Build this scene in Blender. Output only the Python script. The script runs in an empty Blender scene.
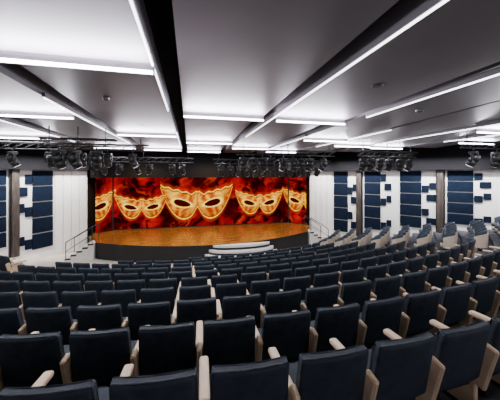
import bpy, bmesh, math, random
from mathutils import Vector, Matrix, noise
random.seed(7)
scene = bpy.context.scene
CX, CY = 1.2, 22.0
CEIL = 5.95

# ---------------------------------------------------------------- materials
def mat(name, col, rough=0.6, metal=0.0, var=0.15, scale=8.0, bump=0.0, bscale=80.0, emis=None, estr=0.0, coat=0.0, stretch=None, spec=None):
    m = bpy.data.materials.new(name); m.use_nodes = True
    nt = m.node_tree; b = nt.nodes["Principled BSDF"]
    b.inputs["Roughness"].default_value = rough
    b.inputs["Metallic"].default_value = metal
    b.inputs["Coat Weight"].default_value = coat
    if spec is not None: b.inputs["Specular IOR Level"].default_value = spec
    tc = nt.nodes.new("ShaderNodeTexCoord"); mp = nt.nodes.new("ShaderNodeMapping")
    nt.links.new(tc.outputs["Object"], mp.inputs[0])
    if stretch: mp.inputs["Scale"].default_value = stretch
    n = nt.nodes.new("ShaderNodeTexNoise"); n.inputs["Scale"].default_value = scale; n.inputs["Detail"].default_value = 4
    nt.links.new(mp.outputs[0], n.inputs["Vector"])
    r = nt.nodes.new("ShaderNodeValToRGB")
    r.color_ramp.elements[0].position = 0.3; r.color_ramp.elements[1].position = 0.7
    r.color_ramp.elements[0].color = (*[max(0, c*(1-var)) for c in col], 1)
    r.color_ramp.elements[1].color = (*[min(1, c*(1+var)) for c in col], 1)
    nt.links.new(n.outputs["Fac"], r.inputs[0]); nt.links.new(r.outputs[0], b.inputs["Base Color"])
    if bump > 0:
        n2 = nt.nodes.new("ShaderNodeTexNoise"); n2.inputs["Scale"].default_value = bscale
        nt.links.new(mp.outputs[0], n2.inputs["Vector"])
        bp = nt.nodes.new("ShaderNodeBump"); bp.inputs["Strength"].default_value = bump; bp.inputs["Distance"].default_value = 0.01
        nt.links.new(n2.outputs["Fac"], bp.inputs["Height"]); nt.links.new(bp.outputs[0], b.inputs["Normal"])
    if emis:
        b.inputs["Emission Color"].default_value = (*emis, 1); b.inputs["Emission Strength"].default_value = estr
    return m

M_navy  = mat("navy_fabric", (0.019,0.028,0.041), 0.7, bump=0.3, bscale=250, scale=12, var=.3, spec=.35)
M_oak   = mat("light_oak", (0.60,0.44,0.29), 0.45, var=.15, scale=6, stretch=(12,1,1))
M_black = mat("black_metal", (0.012,0.012,0.014), 0.5, metal=.2)
M_grey  = mat("grey_steel", (0.35,0.35,0.37), 0.35, metal=.8)
M_carpet= mat("dark_carpet", (0.05,0.05,0.065), 0.95, var=.5, scale=5, bump=.3)
M_beige = mat("beige_carpet", (0.6,0.54,0.47), 0.8, var=.12, scale=4, bump=.2)
M_ceil  = mat("ceiling_panel_paint", (0.135,0.123,0.14), 0.5, var=.08, scale=1.2)
M_ceild = mat("ceiling_void_black", (0.006,0.006,0.008), 0.9, spec=.15)
M_white = mat("white_wall_panel", (0.74,0.725,0.72), 0.5, var=.04, scale=2)
M_tile  = mat("navy_acoustic_tile", (0.004,0.008,0.019), 0.95, var=.3, scale=5, bump=.2, spec=.08)
M_col   = mat("dark_walnut", (0.04,0.03,0.026), 0.5, var=.7, scale=3, stretch=(4,4,.6))
M_led   = mat("led_strip", (0.9,0.9,0.9), 0.5, emis=(0.93,0.92,1.0), estr=25.0)
M_led2  = mat("led_line", (0.9,0.9,0.9), 0.5, emis=(0.95,0.95,1.0), estr=7.0)
M_lens  = mat("lamp_lens", (0.5,0.5,0.6), 0.1, emis=(0.9,0.93,1.0), estr=3.0)
M_deck  = mat("stage_wood_deck", (0.27,0.10,0.02), 0.24, var=.4, scale=3, stretch=(.6,8,1), coat=.35)
M_shell = mat("beige_chair_shell", (0.60,0.50,0.40), 0.5, var=.08)
M_cush  = mat("slate_cushion", (0.04,0.055,0.08), 0.8, var=.2, bump=.2)
M_step  = mat("white_step", (0.75,0.73,0.70), 0.5, var=.05)
M_curt  = mat("black_drape", (0.01,0.009,0.01), 0.9)
for mm in (M_deck,): mm.node_tree.nodes["Principled BSDF"].inputs["Coat Roughness"].default_value=.2

# ---------------------------------------------------------------- mesh helpers
class B:
    def __init__(s): s.bm = bmesh.new(); s.mats=[]
    def mi(s, m):
        if m not in s.mats: s.mats.append(m)
        return s.mats.index(m)
    def merge(s, t, m, M=None):
        i = s.mi(m)
        for f in t.faces: f.material_index = i
        if M is not None: t.transform(M)
        me = bpy.data.meshes.new("tmp"); t.to_mesh(me); t.free()
        s.bm.from_mesh(me); bpy.data.meshes.remove(me)
    def box(s, c, size, m, rot=None, bev=0.0, seg=2, cuts=0, fn=None, smooth=False):
        t = bmesh.new(); bmesh.ops.create_cube(t, size=1.0)
        if cuts: bmesh.ops.subdivide_edges(t, edges=t.edges[:], cuts=cuts, use_grid_fill=True)
        for v in t.verts: v.co = Vector((v.co.x*size[0], v.co.y*size[1], v.co.z*size[2]))
        if bev:
            ed = [e for e in t.edges if len(e.link_faces)==2 and e.calc_face_angle() > .5]
            bmesh.ops.bevel(t, geom=ed, offset=bev, segments=seg, profile=.5, affect='EDGES')
        if fn:
            for v in t.verts: v.co = fn(v.co)
        if smooth:
            for f in t.faces: f.smooth = True
        M = Matrix.Translation(Vector(c))
        if rot is not None: M = M @ rot
        s.merge(t, m, M)
    def cyl(s, p, q, r, m, r2=None, n=12):
        p=Vector(p); q=Vector(q); d=q-p
        t = bmesh.new()
        bmesh.ops.create_cone(t, cap_ends=True, segments=n, radius1=r, radius2=r if r2 is None else r2, depth=d.length)
        for f in t.faces: f.smooth = len(f.verts)==4
        s.merge(t, m, Matrix.Translation((p+q)/2) @ d.to_track_quat('Z','Y').to_matrix().to_4x4())
    def poly_prism(s, pts, z0, z1, m, mtop=None):
        t = bmesh.new()
        a=[t.verts.new((x,y,z0)) for x,y in pts]; b=[t.verts.new((x,y,z1)) for x,y in pts]
        n=len(pts)
        t.faces.new(list(reversed(a)))
        for i in range(n): t.faces.new((a[i],a[(i+1)%n],b[(i+1)%n],b[i]))
        s.merge(t, m)
        t = bmesh.new(); t.faces.new([t.verts.new((x,y,z1)) for x,y in pts]); s.merge(t, mtop or m)
    def mesh(s, name):
        me = bpy.data.meshes.new(name); s.bm.to_mesh(me); s.bm.free()
        for m in s.mats: me.materials.append(m)
        return me
    def obj(s, name, loc=(0,0,0), rz=0.0):
        return put(s.mesh(name), name, loc, rz)
def put(me, name, loc=(0,0,0), rz=0.0):
    o = bpy.data.objects.new(name, me); o.location = loc; o.rotation_euler=(0,0,rz)
    scene.collection.objects.link(o); return o
RX = lambda a: Matrix.Rotation(a,4,'X'); RY = lambda a: Matrix.Rotation(a,4,'Y'); RZ = lambda a: Matrix.Rotation(a,4,'Z')

# ---------------------------------------------------------------- room plan (fan shape)
PLAN = [(7.1,17.0),(8.4,16.2),(10.8,13.0),(13.4,9.4),(15.6,5.5),(16.8,0.0),(16.8,-4.0)]
def halfw(y):
    if y>=17: return 7.1
    for (w0,y0),(w1,y1) in zip(PLAN,PLAN[1:]):
        if y<=y0 and y>=y1: return w0+(w1-w0)*(y0-y)/(y0-y1)
    return 16.8
def inside(x,y,mg=0.0): return y>-4+mg and y<17-mg and abs(x-CX) < halfw(y)-mg
ZR = lambda i: 2.1-0.21*i
R0ROW = 20.0
RR = lambda i: R0ROW-0.95*i
AIS = .44

# ---------------------------------------------------------------- floor
fl = B(); t = bmesh.new()
def ringpt(R,ph,z): return t.verts.new((CX+R*math.sin(ph), CY-R*math.cos(ph), z))
quads = {0:[],1:[]}
NA=240; PM=1.3
for i in range(-6,11):
    R0, R1 = RR(i)-.5, RR(i)+.45
    z = ZR(max(i,-1)); zl = ZR(i+1) if i>=-1 else z
    if i==10: zl = -0.05
    for a in range(NA):
        p0=-PM+2*PM*a/NA; p1=p0+2*PM/NA; pm=(p0+p1)/2
        if not any(inside(CX+R*math.sin(pm), CY-R*math.cos(pm), -.35) for R in (R0,R1)): continue
        aisle = AIS+.02<abs(pm)<AIS+.10 or (i>=9 and pm<-.15) or i==10 or (i==8 and pm<-.3)
        quads[1 if aisle else 0].append((R0,R1,p0,p1,z,zl))
for k,mm in ((0,M_carpet),(1,M_beige)):
    t = bmesh.new()
    for R0,R1,p0,p1,z,zl in quads[k]:
        t.faces.new((ringpt(R0,p0,z),ringpt(R1,p0,z),ringpt(R1,p1,z),ringpt(R0,p1,z)))
        if zl!=z: t.faces.new((ringpt(R0,p0,zl),ringpt(R0,p0,z),ringpt(R0,p1,z),ringpt(R0,p1,zl)))
    bmesh.ops.remove_doubles(t, verts=t.verts[:], dist=.0005)
    fl.merge(t, mm)
fl.poly_prism([(CX-17.1,-4.3),(CX+17.1,-4.3),(CX+17.1,3),(CX+13.6,10),(CX+8.8,16.4),(CX+7.4,18.9),(CX-7.4,18.9),(CX-8.8,16.4),(CX-13.6,10),(CX-17.1,3)], -.25, -.002, M_beige)
fl.obj("floor")

# ---------------------------------------------------------------- walls
WT=.25
def build_wall(sgn, name):
    w=B()
    for j,((w0,y0),(w1,y1)) in enumerate(zip(PLAN,PLAN[1:])):
        p=Vector((CX+sgn*w0,y0,0)); q=Vector((CX+sgn*w1,y1,0)); d=(q-p); L=d.length; d/=L
        nrm = Vector((d.y,-d.x,0))
        if nrm.x*sgn<0: nrm=-nrm
        ang=math.atan2(d.y,d.x); c=(p+q)/2+nrm*WT/2
        w.box((c.x,c.y,2.25),(L+.06,WT,4.9),M_white,RZ(ang))
        w.box((c.x,c.y,5.3),(L+.06,WT,1.3),M_ceild,RZ(ang))
        s=(p+q)/2-nrm*.2
        w.box((s.x,s.y,5.28),(L+.1,.4,1.3),M_ceild,RZ(ang))       # dark soffit
    w.obj(name)
build_wall(1,"wall_right"); build_wall(-1,"wall_left")
w=B(); w.box((CX,-4.15,2.9),(34,.3,6.2),M_white); w.obj("wall_back")
w=B(); w.box((CX,18.7,2.9),(15.5,.3,6.2),M_curt)
for s in(-1,1): w.box((CX+s*7.25,17.9,2.9),(.25,1.7,6.2),M_curt)
w.obj("wall_stage")

# acoustic bays: rows of navy tiles with white reveals, on each angled wall
def bay(p,d,nrm,s0,s1,z0,z1,seed):
    b=B(); ang=math.atan2(d.y,d.x); L=s1-s0
    def tile(u0,u1,za,zb):
        c=p+d*((u0+u1)/2)-nrm*.03
        b.box((c.x,c.y,(za+zb)/2),(u1-u0-.02,.06,zb-za),M_tile,RZ(ang),bev=.01,seg=1)
    rows=5; h=(z1-z0)/rows
    for r in range(rows):
        za=z0+r*h
        tile(s0,s0+L*.62,za+.025,za+h-.025)                          # solid navy field, thin white reveals
        if (r+seed)%2==0: tile(s0+L*.62,s0+L*.82,za+h*.12,za+h*.72)
        tile(s0+L*(.82 if (r+seed)%2==0 else .74),s1,za+h*.40,za+h*.95) if r%3!=1 else None
    b.obj("acoustic_wall_panel")
def column(p,d,nrm,s,z0,wid=.3):
    b=B(); ang=math.atan2(d.y,d.x); c=p+d*s-nrm*.11; H=4.62-z0
    b.box((c.x,c.y,z0+H/2),(wid,.22,H),M_col,RZ(ang),bev=.02)
    for k in (-1,1):
        cc=p+d*(s+k*(wid/2+.03))-nrm*.06
        b.box((cc.x,cc.y,z0+H/2),(.04,.12,H),M_black,RZ(ang))
    b.obj("wall_column")
def zfloor(x,y):
    R=math.hypot(x-CX,y-CY); i=(R0ROW+.45-R)/.95
    return 0 if R<10.0 else ZR(min(10,max(-1,math.floor(i))))
for sgn in (-1,1):
    for j,((w0,y0),(w1,y1)) in enumerate(zip(PLAN[1:-1],PLAN[2:])):
        p=Vector((CX+sgn*w0,y0,0)); q=Vector((CX+sgn*w1,y1,0)); d=(q-p); L=d.length; d/=L
        nrm=Vector((d.y,-d.x,0))
        if nrm.x*sgn<0: nrm=-nrm
        n=2; bl=L/n
        for k in range(n):
            mid=p+d*(bl*(k+.5)); z0=zfloor(mid.x-nrm.x*.5,mid.y-nrm.y*.5)+.12
            e=p+d*(bl*(k+1)); z0=max(z0, zfloor(e.x-nrm.x*.4,e.y-nrm.y*.4)+.1)
            bay(p,d,nrm,bl*k+.08,bl*k+bl*.82,z0,4.6,j*2+k+(sgn>0))
            if k==0: column(p,d,nrm,bl*(k+1)-.2,z0-.1)
    # plain white folding panels beside the stage
    p=Vector((CX+sgn*7.1,17,0)); q=Vector((CX+sgn*8.4,16.2,0)); d=q-p; L=d.length; d/=L
    nrm=Vector((d.y,-d.x,0)); nrm = nrm if nrm.x*sgn>0 else -nrm
    b=B(); ang=math.atan2(d.y,d.x)
    for k in range(4):
        c=p+d*(L*(k+.5)/4)-nrm*.03; b.box((c.x,c.y,2.3),(L/4-.03,.05,4.55),M_white,RZ(ang),bev=.008,seg=1)
    b.obj("white_folding_panel")

# ---------------------------------------------------------------- ceiling
cb=B()
cb.box((CX,7.4,CEIL+.45),(34.4,23.2,.1),M_ceild)
cb.obj("ceiling")
bars={-6:[5.5],-5:[3.0,8.0],-4:[5.5,9.5],-3:[2.5,11.0],-2:[6.9,14.0],-1:[3.6,9.4,14.6],0:[6.1,11.0,15.2],1:[6.1,12.9],2:[0.8,9.3,14.4],3:[4.2,10.8],4:[6.3,11.2],5:[3.4,8.6],6:[5.6,9.4],7:[3.0,6.0]}
def add_area(name,loc,rot,sx,sy,e,col=(1,1,1),spread=None):
    l=bpy.data.lights.new(name,'AREA'); l.shape='RECTANGLE'; l.size=sx; l.size_y=sy; l.energy=e; l.color=col
    if spread: l.spread=spread
    o=bpy.data.objects.new(name,l); o.location=loc; o.rotation_euler=rot; scene.collection.objects.link(o); return o
def colspan(k): return -.3+2.2*k+.15, -.3+2.2*(k+1)-.15
for k,ys in bars.items():
    xa,xb=colspan(k)
    far=max(abs(xa-CX),abs(xb-CX))
    ymax=16.6
    while ymax>0 and halfw(ymax)<far+.45: ymax-=.1
    if k>=7 or k<=-6: ymax=min(ymax,5)
    ys=[y for y in ys if y<ymax-.5]
    edges=[-3.9]+ys+[ymax]
    panel=B()
    for a,b_ in zip(edges,edges[1:]):
        L=b_-a; t=bmesh.new()
        z0,z1=CEIL-.02, CEIL-.16
        vs=[]
        for (x,y,z) in ((xa,a,z0),(xb,a,z0),(xb,b_,z1),(xa,b_,z1)): vs.append(t.verts.new((x,y,z)))
        up=[t.verts.new((v.co.x,v.co.y,CEIL+.14)) for v in vs]
        t.faces.new(list(reversed(vs))); t.faces.new(up)
        for i in range(4): t.faces.new((vs[i],vs[(i+1)%4],up[(i+1)%4],up[i]))
        bmesh.ops.recalc_face_normals(t,faces=t.faces[:])
        panel.merge(t,M_ceil)
    panel.obj("ceiling_panel")
    for y in ys:
        f=B(); xm=(xa+xb)/2; W=xb-xa
        f.box((xm,y-.015,CEIL-.23),(W,.03,.14),M_ceil)               # fin behind the strip
        f.box((xm,y-.05,CEIL-.28),(W-.04,.035,.035),M_led)
        f.obj("led_batten_light")
        if y>-1:
            add_area("batten_lamp",(xm,y-.06,CEIL-.32),(0,0,0),W-.1,.08,64,(.95,.95,1.0))
            # the same batten throws light up and back across its coffer
            add_area("batten_uplight",(xm,y-.10,CEIL-.32),(-math.radians(180-45),0,0),W-.1,.05,100,(.94,.89,1.0))
# longitudinal LED lines on the channel edges
for x,y0,y1 in ((-.47,.5,6.0),(2.03,-1,9.5),(4.25,1.0,5.6),(-2.62,5.5,12.5),(6.2,7,12),(-4.8,8,12.5),(8.42,3.5,10.5),(10.62,2,9),(4.22,9,14),(-.45,9,14.5)):
    f=B(); f.box((x,(y0+y1)/2,CEIL-.18),(.02,y1-y0,.018),M_led2); f.box((x,(y0+y1)/2,CEIL-.125),(.05,y1-y0,.09),M_ceil); f.obj("led_line_light")
def disc(name,x,y,r):
    f=B(); f.cyl((x,y,CEIL-.13),(x,y,CEIL-.06),r,M_grey,n=24); f.cyl((x,y,CEIL-.14),(x,y,CEIL-.129),r*.75,M_black,n=24); f.obj(name)
disc("recessed_downlight",3.0,3.7,.1); disc("smoke_detector",-1.6,5.6,.06); disc("recessed_downlight",-1.4,8.2,.08); disc("recessed_downlight",5.2,5.0,.08)

# ---------------------------------------------------------------- stage
ZD=.85
arc=[]
for i in range(25):
    s=-1+2*i/24; arc.append((CX+5.9*s, 13.1+1.8*s*s))
st=B()
st.poly_prism(arc+[(CX+6.85,16.6),(CX+6.85,18.45),(CX-6.85,18.45),(CX-6.85,16.6)],0,ZD,M_black,M_deck)
st.obj("stage")
# curved front steps
sp=B()
for k in range(4):
    r=1.3+.2*(4-k); pts=[]
    dep=.27*(4-k)+.15
    for i in range(17):
        a=math.pi+math.pi*i/16
        pts.append((2.6+r*math.cos(a), 13.17+dep*math.sin(a)))
    t=bmesh.new(); z0=ZD*k/4; z1=ZD*(k+1)/4-.015
    a_=[t.verts.new((x,y,z0)) for x,y in pts]; b_=[t.verts.new((x,y,z1)) for x,y in pts]
    t.faces.new(b_)
    for i in range(16): t.faces.new((a_[i],a_[i+1],b_[i+1],b_[i]))
    bmesh.ops.recalc_face_normals(t,faces=t.faces[:])
    sp.merge(t,M_step)
    for i in range(16):
        x0,y0=pts[i]; x1,y1=pts[i+1]; d=Vector((x1-x0,y1-y0,0))
        sp.box(((x0+x1)/2,(y0+y1)/2-.005,z0+.05),(d.length,.02,.09),M_black,RZ(math.atan2(d.y,d.x)))
sp.obj("curved_stage_steps")
# side stairs with handrails
for sgn in (-1,1):
    s=B(); x0=CX+sgn*6.0
    for k in range(5):
        s.box((x0+sgn*(.15+.26*(4-k)),15.35,ZD*(k+1)/10),(.26,1.1,ZD*(k+1)/5-.01),M_step)
        s.box((x0+sgn*(.285+.26*(4-k)),15.35,ZD*(k+1)/5-.1),(.012,1.1,.08),M_black)
        s.box((x0+sgn*(.15+.26*(4-k)),14.795,ZD*(k+1)/5-.06),(.26,.012,.08),M_black)
    for yy in (14.85,15.85):
        a=(x0+sgn*.1,yy,ZD+.85); c=(x0+sgn*1.3,yy,.95)
        s.cyl(a,c,.022,M_black)
        s.cyl((a[0],yy,ZD-.1),a,.02,M_black); s.cyl((c[0],yy,.05),c,.02,M_black)
        s.cyl((a[0],yy,ZD+.45),(c[0],yy,.5),.013,M_black)
    s.obj("stage_stairs")

# LED screen, painted per-vertex
MS=bpy.data.materials.new("led_screen_image"); MS.use_nodes=True
nt=MS.node_tree; nt.nodes.clear()
o=nt.nodes.new("ShaderNodeOutputMaterial"); e=nt.nodes.new("ShaderNodeEmission"); at=nt.nodes.new("ShaderNodeVertexColor"); at.layer_name="Col"
e.inputs["Strength"].default_value=1.3
nt.links.new(at.outputs[0],e.inputs[0]); nt.links.new(e.outputs[0],o.inputs[0])
def mix(a,b,f):
    f=max(0,min(1,f)); return tuple(a[i]*(1-f)+b[i]*f for i in range(3))
def ss(a,b,x):
    x=max(0,min(1,(x-a)/(b-a))); return x*x*(3-2*x)
MASKS=[(.5,2.5,2.4),(-3.05,2.3,1.6),(4.85,2.4,1.75),(-6.4,2.5,1.8),(8.3,2.55,1.7)]
def screen_col(x,z):
    n=noise.fractal(Vector((x*.55,z*.8,3)),1,2,4); n2=noise.fractal(Vector((x*1.6+n*2,z*1.2+n,9)),1,2,4)
    c=mix((.06,.0,.001),(.45,.003,.004),ss(-.35,.45,n))
    c=mix(c,(.85,.05,.002),ss(.2,.7,n2)*.55)
    c=mix(c,(.004,0,.0),ss(.0,.4,-n2)*.95)
    vst=math.sin(x*3.1)*.5+.5; c=mix(c,(.01,0,.001),vst*.45)
    for mx,mz,hw in MASKS:
        p=(x-mx)/hw; q=(z-mz)/hw; ap=abs(p)
        if ap>1.05 or abs(q)>.85: continue
        # brow rises softly from the bridge, flares out to a swept tip; cheeks round under each eye
        up=.20+.16*math.sin(min(1,ap)*math.pi*.62) + .16*ap**4 + .10*math.exp(-(ap/.10)**2)+.02*math.sin(ap*26)
        lo=-.50*max(0,math.sin(math.pi*min(1,ap*.86+.12)))**.7 + .52*ap**3.2
        lo = lo + .12*math.exp(-(ap/.12)**2)
        if ap>1: continue
        dd=min(up-q,q-lo)
        if dd>0:
            ex=(ap-.42); ey=q+.02-.22*ex
            ee=(ex/.23)**2+(ey/(.095+.08*ex))**2
            w=.5+.5*math.sin(22*ap+14*q*math.sin(5*ap)); w2=.5+.5*math.sin(30*q+9*ap+6*n2)
            g=mix((.55,.04,.001),(1.35,.68,.03),.65*w*w+.5*w2*ss(-.3,.4,n2+.2))
            g=mix(g,(.2,.008,.001),ss(.6,1,ap)*.5)
            g=mix(g,(.30,.012,.001),ss(.1,-.35,q)*.55)
            if ee<2.3: g=mix((1.6,1.0,.10),g,ss(1.25,2.3,ee))
            if ee<1.0: g=(.05,.001,.001)
            if dd<.03: g=(1.4,.8,.06)
            elif dd<.07: g=mix((.25,.01,.001),g,.2)
            c=g
        elif -dd<.12: c=mix(c,(.8,.06,.002),(.12+dd)/.12*.5)
    return c
def screen_part(name,P,Q,nx):
    nz=100; z0=ZD+.06; z1=4.2
    me=bpy.data.meshes.new(name); vs=[];cs=[];fs=[]
    for j in range(nz+1):
        z=z0+(z1-z0)*j/nz
        for i in range(nx+1):
            f=i/nx; x=P[0]+(Q[0]-P[0])*f; y=P[1]+(Q[1]-P[1])*f
            vs.append((x,y,z))
            xs=x if P[1]==Q[1] else (x+(18-y)*.5 if x>CX else x-(18-y)*.5)
            cs.append(screen_col(xs,z))
    for j in range(nz):
        for i in range(nx):
            a=j*(nx+1)+i; fs.append((a,a+1,a+nx+2,a+nx+1))
    me.from_pydata(vs,[],fs); ca=me.color_attributes.new("Col",'FLOAT_COLOR','POINT')
    for i,c in enumerate(cs): ca.data[i].color=(*c,1)
    me.materials.append(MS); ob=put(me,name); return ob
root=bpy.data.objects.new("led_video_wall",None); scene.collection.objects.link(root)
def child(o): o.parent=root
child(screen_part("screen_center",(-4.7,18.0),(7.0,18.0),360))
child(screen_part("screen_wing_a",(-5.4,16.9),(-4.78,17.95),40))
child(screen_part("screen_wing_b",(7.08,17.95),(7.95,16.9),44))
fr=B()
fr.box((1.15,18.06,2.53),(11.8,.08,3.35),M_black)
for x in (-4.74,7.04): fr.box((x,17.98,2.53),(.08,.06,3.34),M_black)
for i in range(1,5): fr.box((-4.7+11.7*i/5,17.992,2.53),(.012,.006,3.3),M_black)
child(fr.obj("frame"))
hd=B(); hd.box((CX,16.75,5.15),(13.6,.15,1.9),M_ceild)
hd.obj("stage_header")

# ---------------------------------------------------------------- stage lamps on pipes
def fixture_mesh():
    b=B()
    b.cyl((0,0,0),(0,0,-.1),.02,M_black)
    b.box((0,0,-.14),(.26,.2,.09),M_black,bev=.02)
    for s in (-1,1): b.box((s*.15,0,-.28),(.03,.07,.24),M_black,bev=.008,seg=1)
    c=Vector((0,0,-.36)); d=Vector((0,.55,-.83)).normalized()
    b.cyl(c-d*.16,c+d*.02,.10,M_black,r2=.125,n=16)
    b.cyl(c+d*.02,c+d*.2,.125,M_black,r2=.115,n=16)
    b.cyl(c+d*.2,c+d*.21,.10,M_lens,n=16)
    b.cyl(c-d*.2,c-d*.16,.06,M_black,n=12)
    return b.mesh("fixture")
FM=fixture_mesh()
def pipe(y,x0,x1,z,xs,sc=1.15):
    r=bpy.data.objects.new("lighting_rig",None); scene.collection.objects.link(r)
    b=B()
    for dz,dy in ((0,0),(.22,-.12),(.22,.12)): b.cyl((x0,y+dy,z+dz),(x1,y+dy,z+dz),.022,M_black,n=8)
    n=int((x1-x0)/.35)
    for i in range(n):
        xa=x0+(x1-x0)*i/n; xb=x0+(x1-x0)*(i+1)/n
        for dy in(-.12,.12): b.cyl((xa,y,z),(xb,y+dy,z+.22),.01,M_black,n=6)
    for x in (x0+.3,(x0+x1)/2,x1-.3): b.cyl((x,y,z),(x,y,CEIL-.16),.015,M_black,n=6)
    o=b.obj("truss"); o.parent=r
    for i,x in enumerate(xs):
        f=put(FM,"lamp_%d"%(i+1),(x,y,z),random.uniform(-.9,.9)); f.parent=r; f.scale=(sc,sc,sc)
pipe(8.7,-4.3,-2.2,5.2,[-3.75,-3.35,-2.75])
pipe(11.0,-6.6,-1.6,5.3,[-6.2,-5.0,-4.0,-3.6,-3.1,-2.2],1.15)
pipe(11.3,2.0,6.8,5.25,[2.3,2.75,3.2,3.6,4.2,4.65,5.1,5.5,6.2],1.25)
pipe(14.0,-4.8,0.2,5.0,[-4.5,-4.1,-3.4,-2.6,-2.0,-.9,-.4],1.1)
pipe(13.8,1.2,8.0,4.95,[1.6,2.1,2.6,3.0,3.5,4.0,4.5,5.0,5.5,6.0,6.6,7.2],1.2)
pipe(10.4,7.4,10.6,5.2,[7.7,8.1,8.6,9.1,9.7,10.2],1.15)
pipe(7.2,9.2,13.6,5.3,[9.8,10.9,12.0,13.1])

# ---------------------------------------------------------------- seats
P=.625
def seat_mesh(both):
    b=B()
    def bend(co): 
        return Vector((co.x*(1-.045*(co.z+.28)/.56), co.y+ .28*co.x*co.x, co.z))
    b.box((0,-.235,.67),(.565,.085,.56),M_navy,RX(math.radians(11)),bev=.03,seg=3,cuts=5,fn=bend,smooth=True)
    def bend2(co): return Vector((co.x, co.y+.28*co.x*co.x, co.z))
    b.box((0,-.165,.66),(.47,.06,.44),M_navy,RX(math.radians(11)),bev=.028,seg=3,cuts=3,fn=bend2,smooth=True)
    b.box((0,.06,.43),(.51,.46,.13),M_navy,RX(math.radians(3)),bev=.04,seg=3,cuts=2,smooth=True)
    b.box((0,.02,.34),(.44,.36,.05),M_black,bev=.01,seg=1)
    sides=(-1,1) if both else (-1,)
    for s in sides:
        x=s*P/2
        b.box((x,.02,.30),(.05,.34,.60),M_oak,bev=.012,seg=2)
        b.box((x,.05,.645),(.08,.48,.05),M_oak,bev=.02,seg=2)
        b.box((x,-.215,.50),(.05,.12,.44),M_oak,RX(math.radians(14)),bev=.015,seg=1)
        b.box((x,.02,.015),(.09,.42,.03),M_black)
    b.cyl((0,0,.0),(0,0,.32),.035,M_black)
    return b.mesh("theater_seat")
SM=seat_mesh(False); SM2=seat_mesh(True)
def tub_mesh():
    b=B(); t=bmesh.new(); n=20
    def prof(t,r,z0,zs,th):
        ring=[]
        for i in range(n+1):
            a=math.radians(20-220*i/n)            # opens to +Y
            k=abs(i/n-.5)*2
            zt=zs-.14*k**2.2
            c,s=math.cos(a),math.sin(a)
            o_=[t.verts.new((r*c,r*s,z0)),t.verts.new((r*1.08*c,r*1.08*s,zt)),t.verts.new(((r-th)*1.08*c,(r-th)*1.08*s,zt)),t.verts.new(((r-th)*c,(r-th)*s,z0))]
            ring.append(o_)
        for A,C in zip(ring,ring[1:]):
            for i in range(4): t.faces.new((A[i],A[(i+1)%4],C[(i+1)%4],C[i]))
        t.faces.new(ring[0]); t.faces.new(list(reversed(ring[-1])))
        bmesh.ops.recalc_face_normals(t,faces=t.faces[:])
    prof(t,.29,.12,.66,.03); b.merge(t,M_shell)
    t=bmesh.new(); prof(t,.256,.36,.78,.055); b.merge(t,M_cush)
    b.cyl((0,.02,.30),(0,.02,.42),.235,M_cush,r2=.225,n=24)
    b.cyl((0,.02,.12),(0,.02,.30),.22,M_shell,n=24)
    b.cyl((0,0,0),(0,0,.12),.05,M_black); b.cyl((0,0,0),(0,0,.02),.2,M_black,n=20)
    return b.mesh("tub_chair")
TM=tub_mesh()
for i in range(0,11):
    R=RR(i); z=ZR(i)
    secs=[(-1.25,-AIS-.11,'s'),(-AIS,AIS,'s'),(AIS+.11,1.28,'t')]
    if i==8: secs=[(-.3,AIS,'s'),(AIS+.11,1.28,'t')]
    if i==9: secs=[(-.15,AIS,'s'),(AIS+.11,1.28,'t')]
    if i==10: secs=[(AIS+.11,1.28,'t')]
    for a,b_,kind in secs:
        pitch=P if kind=='s' else .68
        off=(.31*(i%2))/R
        n=int(((b_-a)*R-.35)/pitch)
        st_ = (a+b_)/2-(n-1)*pitch/R/2 + (off if kind=='s' else 0)-(.155/R if kind=='s' else 0)
        pl=[]
        for k in range(n):
            ph=st_+k*pitch/R; x=CX+R*math.sin(ph); y=CY-R*math.cos(ph)
            if not inside(x,y,.75): continue
            pl.append((ph,x,y))
        for q,(ph,x,y) in enumerate(pl):
            if kind=='s':
                put(SM2 if q==len(pl)-1 else SM,"theater_seat",(x,y,z),ph)
            else:
                put(TM,"tub_chair",(x,y,z),ph+random.uniform(-.1,.1))

# ---------------------------------------------------------------- lights
for sgn in (-1,1):
    for (w0,y0),(w1,y1) in zip(PLAN[:-1],PLAN[1:]):
        p=Vector((CX+sgn*w0,y0,0)); q=Vector((CX+sgn*w1,y1,0)); d=(q-p); L=d.length; d/=L
        nrm=Vector((d.y,-d.x,0)); nrm = nrm if nrm.x*sgn>0 else -nrm
        c=(p+q)/2-nrm*1.3
        dirv=(nrm*1.0+Vector((0,0,-1.6))).normalized()
        add_area("added_wall_fill",(c.x,c.y,5.5),dirv.to_track_quat('-Z','Y').to_euler(),L*.8 if L>1.6 else 1.0,.15,44*L,(1,.98,.96),spread=math.radians(90))  # fill light added to brighten the walls, no fixture behind it
for x in (-2.6,1.2,5.0):
    add_area("stage_wash_lamp",(x,15.8,5.0),(math.radians(8),0,0),1.5,.3,70,(1,.66,.28))
w=bpy.data.worlds.new("world"); scene.world=w; w.use_nodes=True
w.node_tree.nodes["Background"].inputs[0].default_value=(.05,.05,.06,1)

# ---------------------------------------------------------------- camera
cam=bpy.data.cameras.new("camera"); cam.sensor_width=36; cam.lens=260/500*36; cam.shift_y=-.05; cam.clip_start=.05
co=bpy.data.objects.new("camera",cam); co.location=(0,0,4.35); co.rotation_euler=(math.radians(90),0,-math.radians(13))
scene.collection.objects.link(co); scene.camera=co
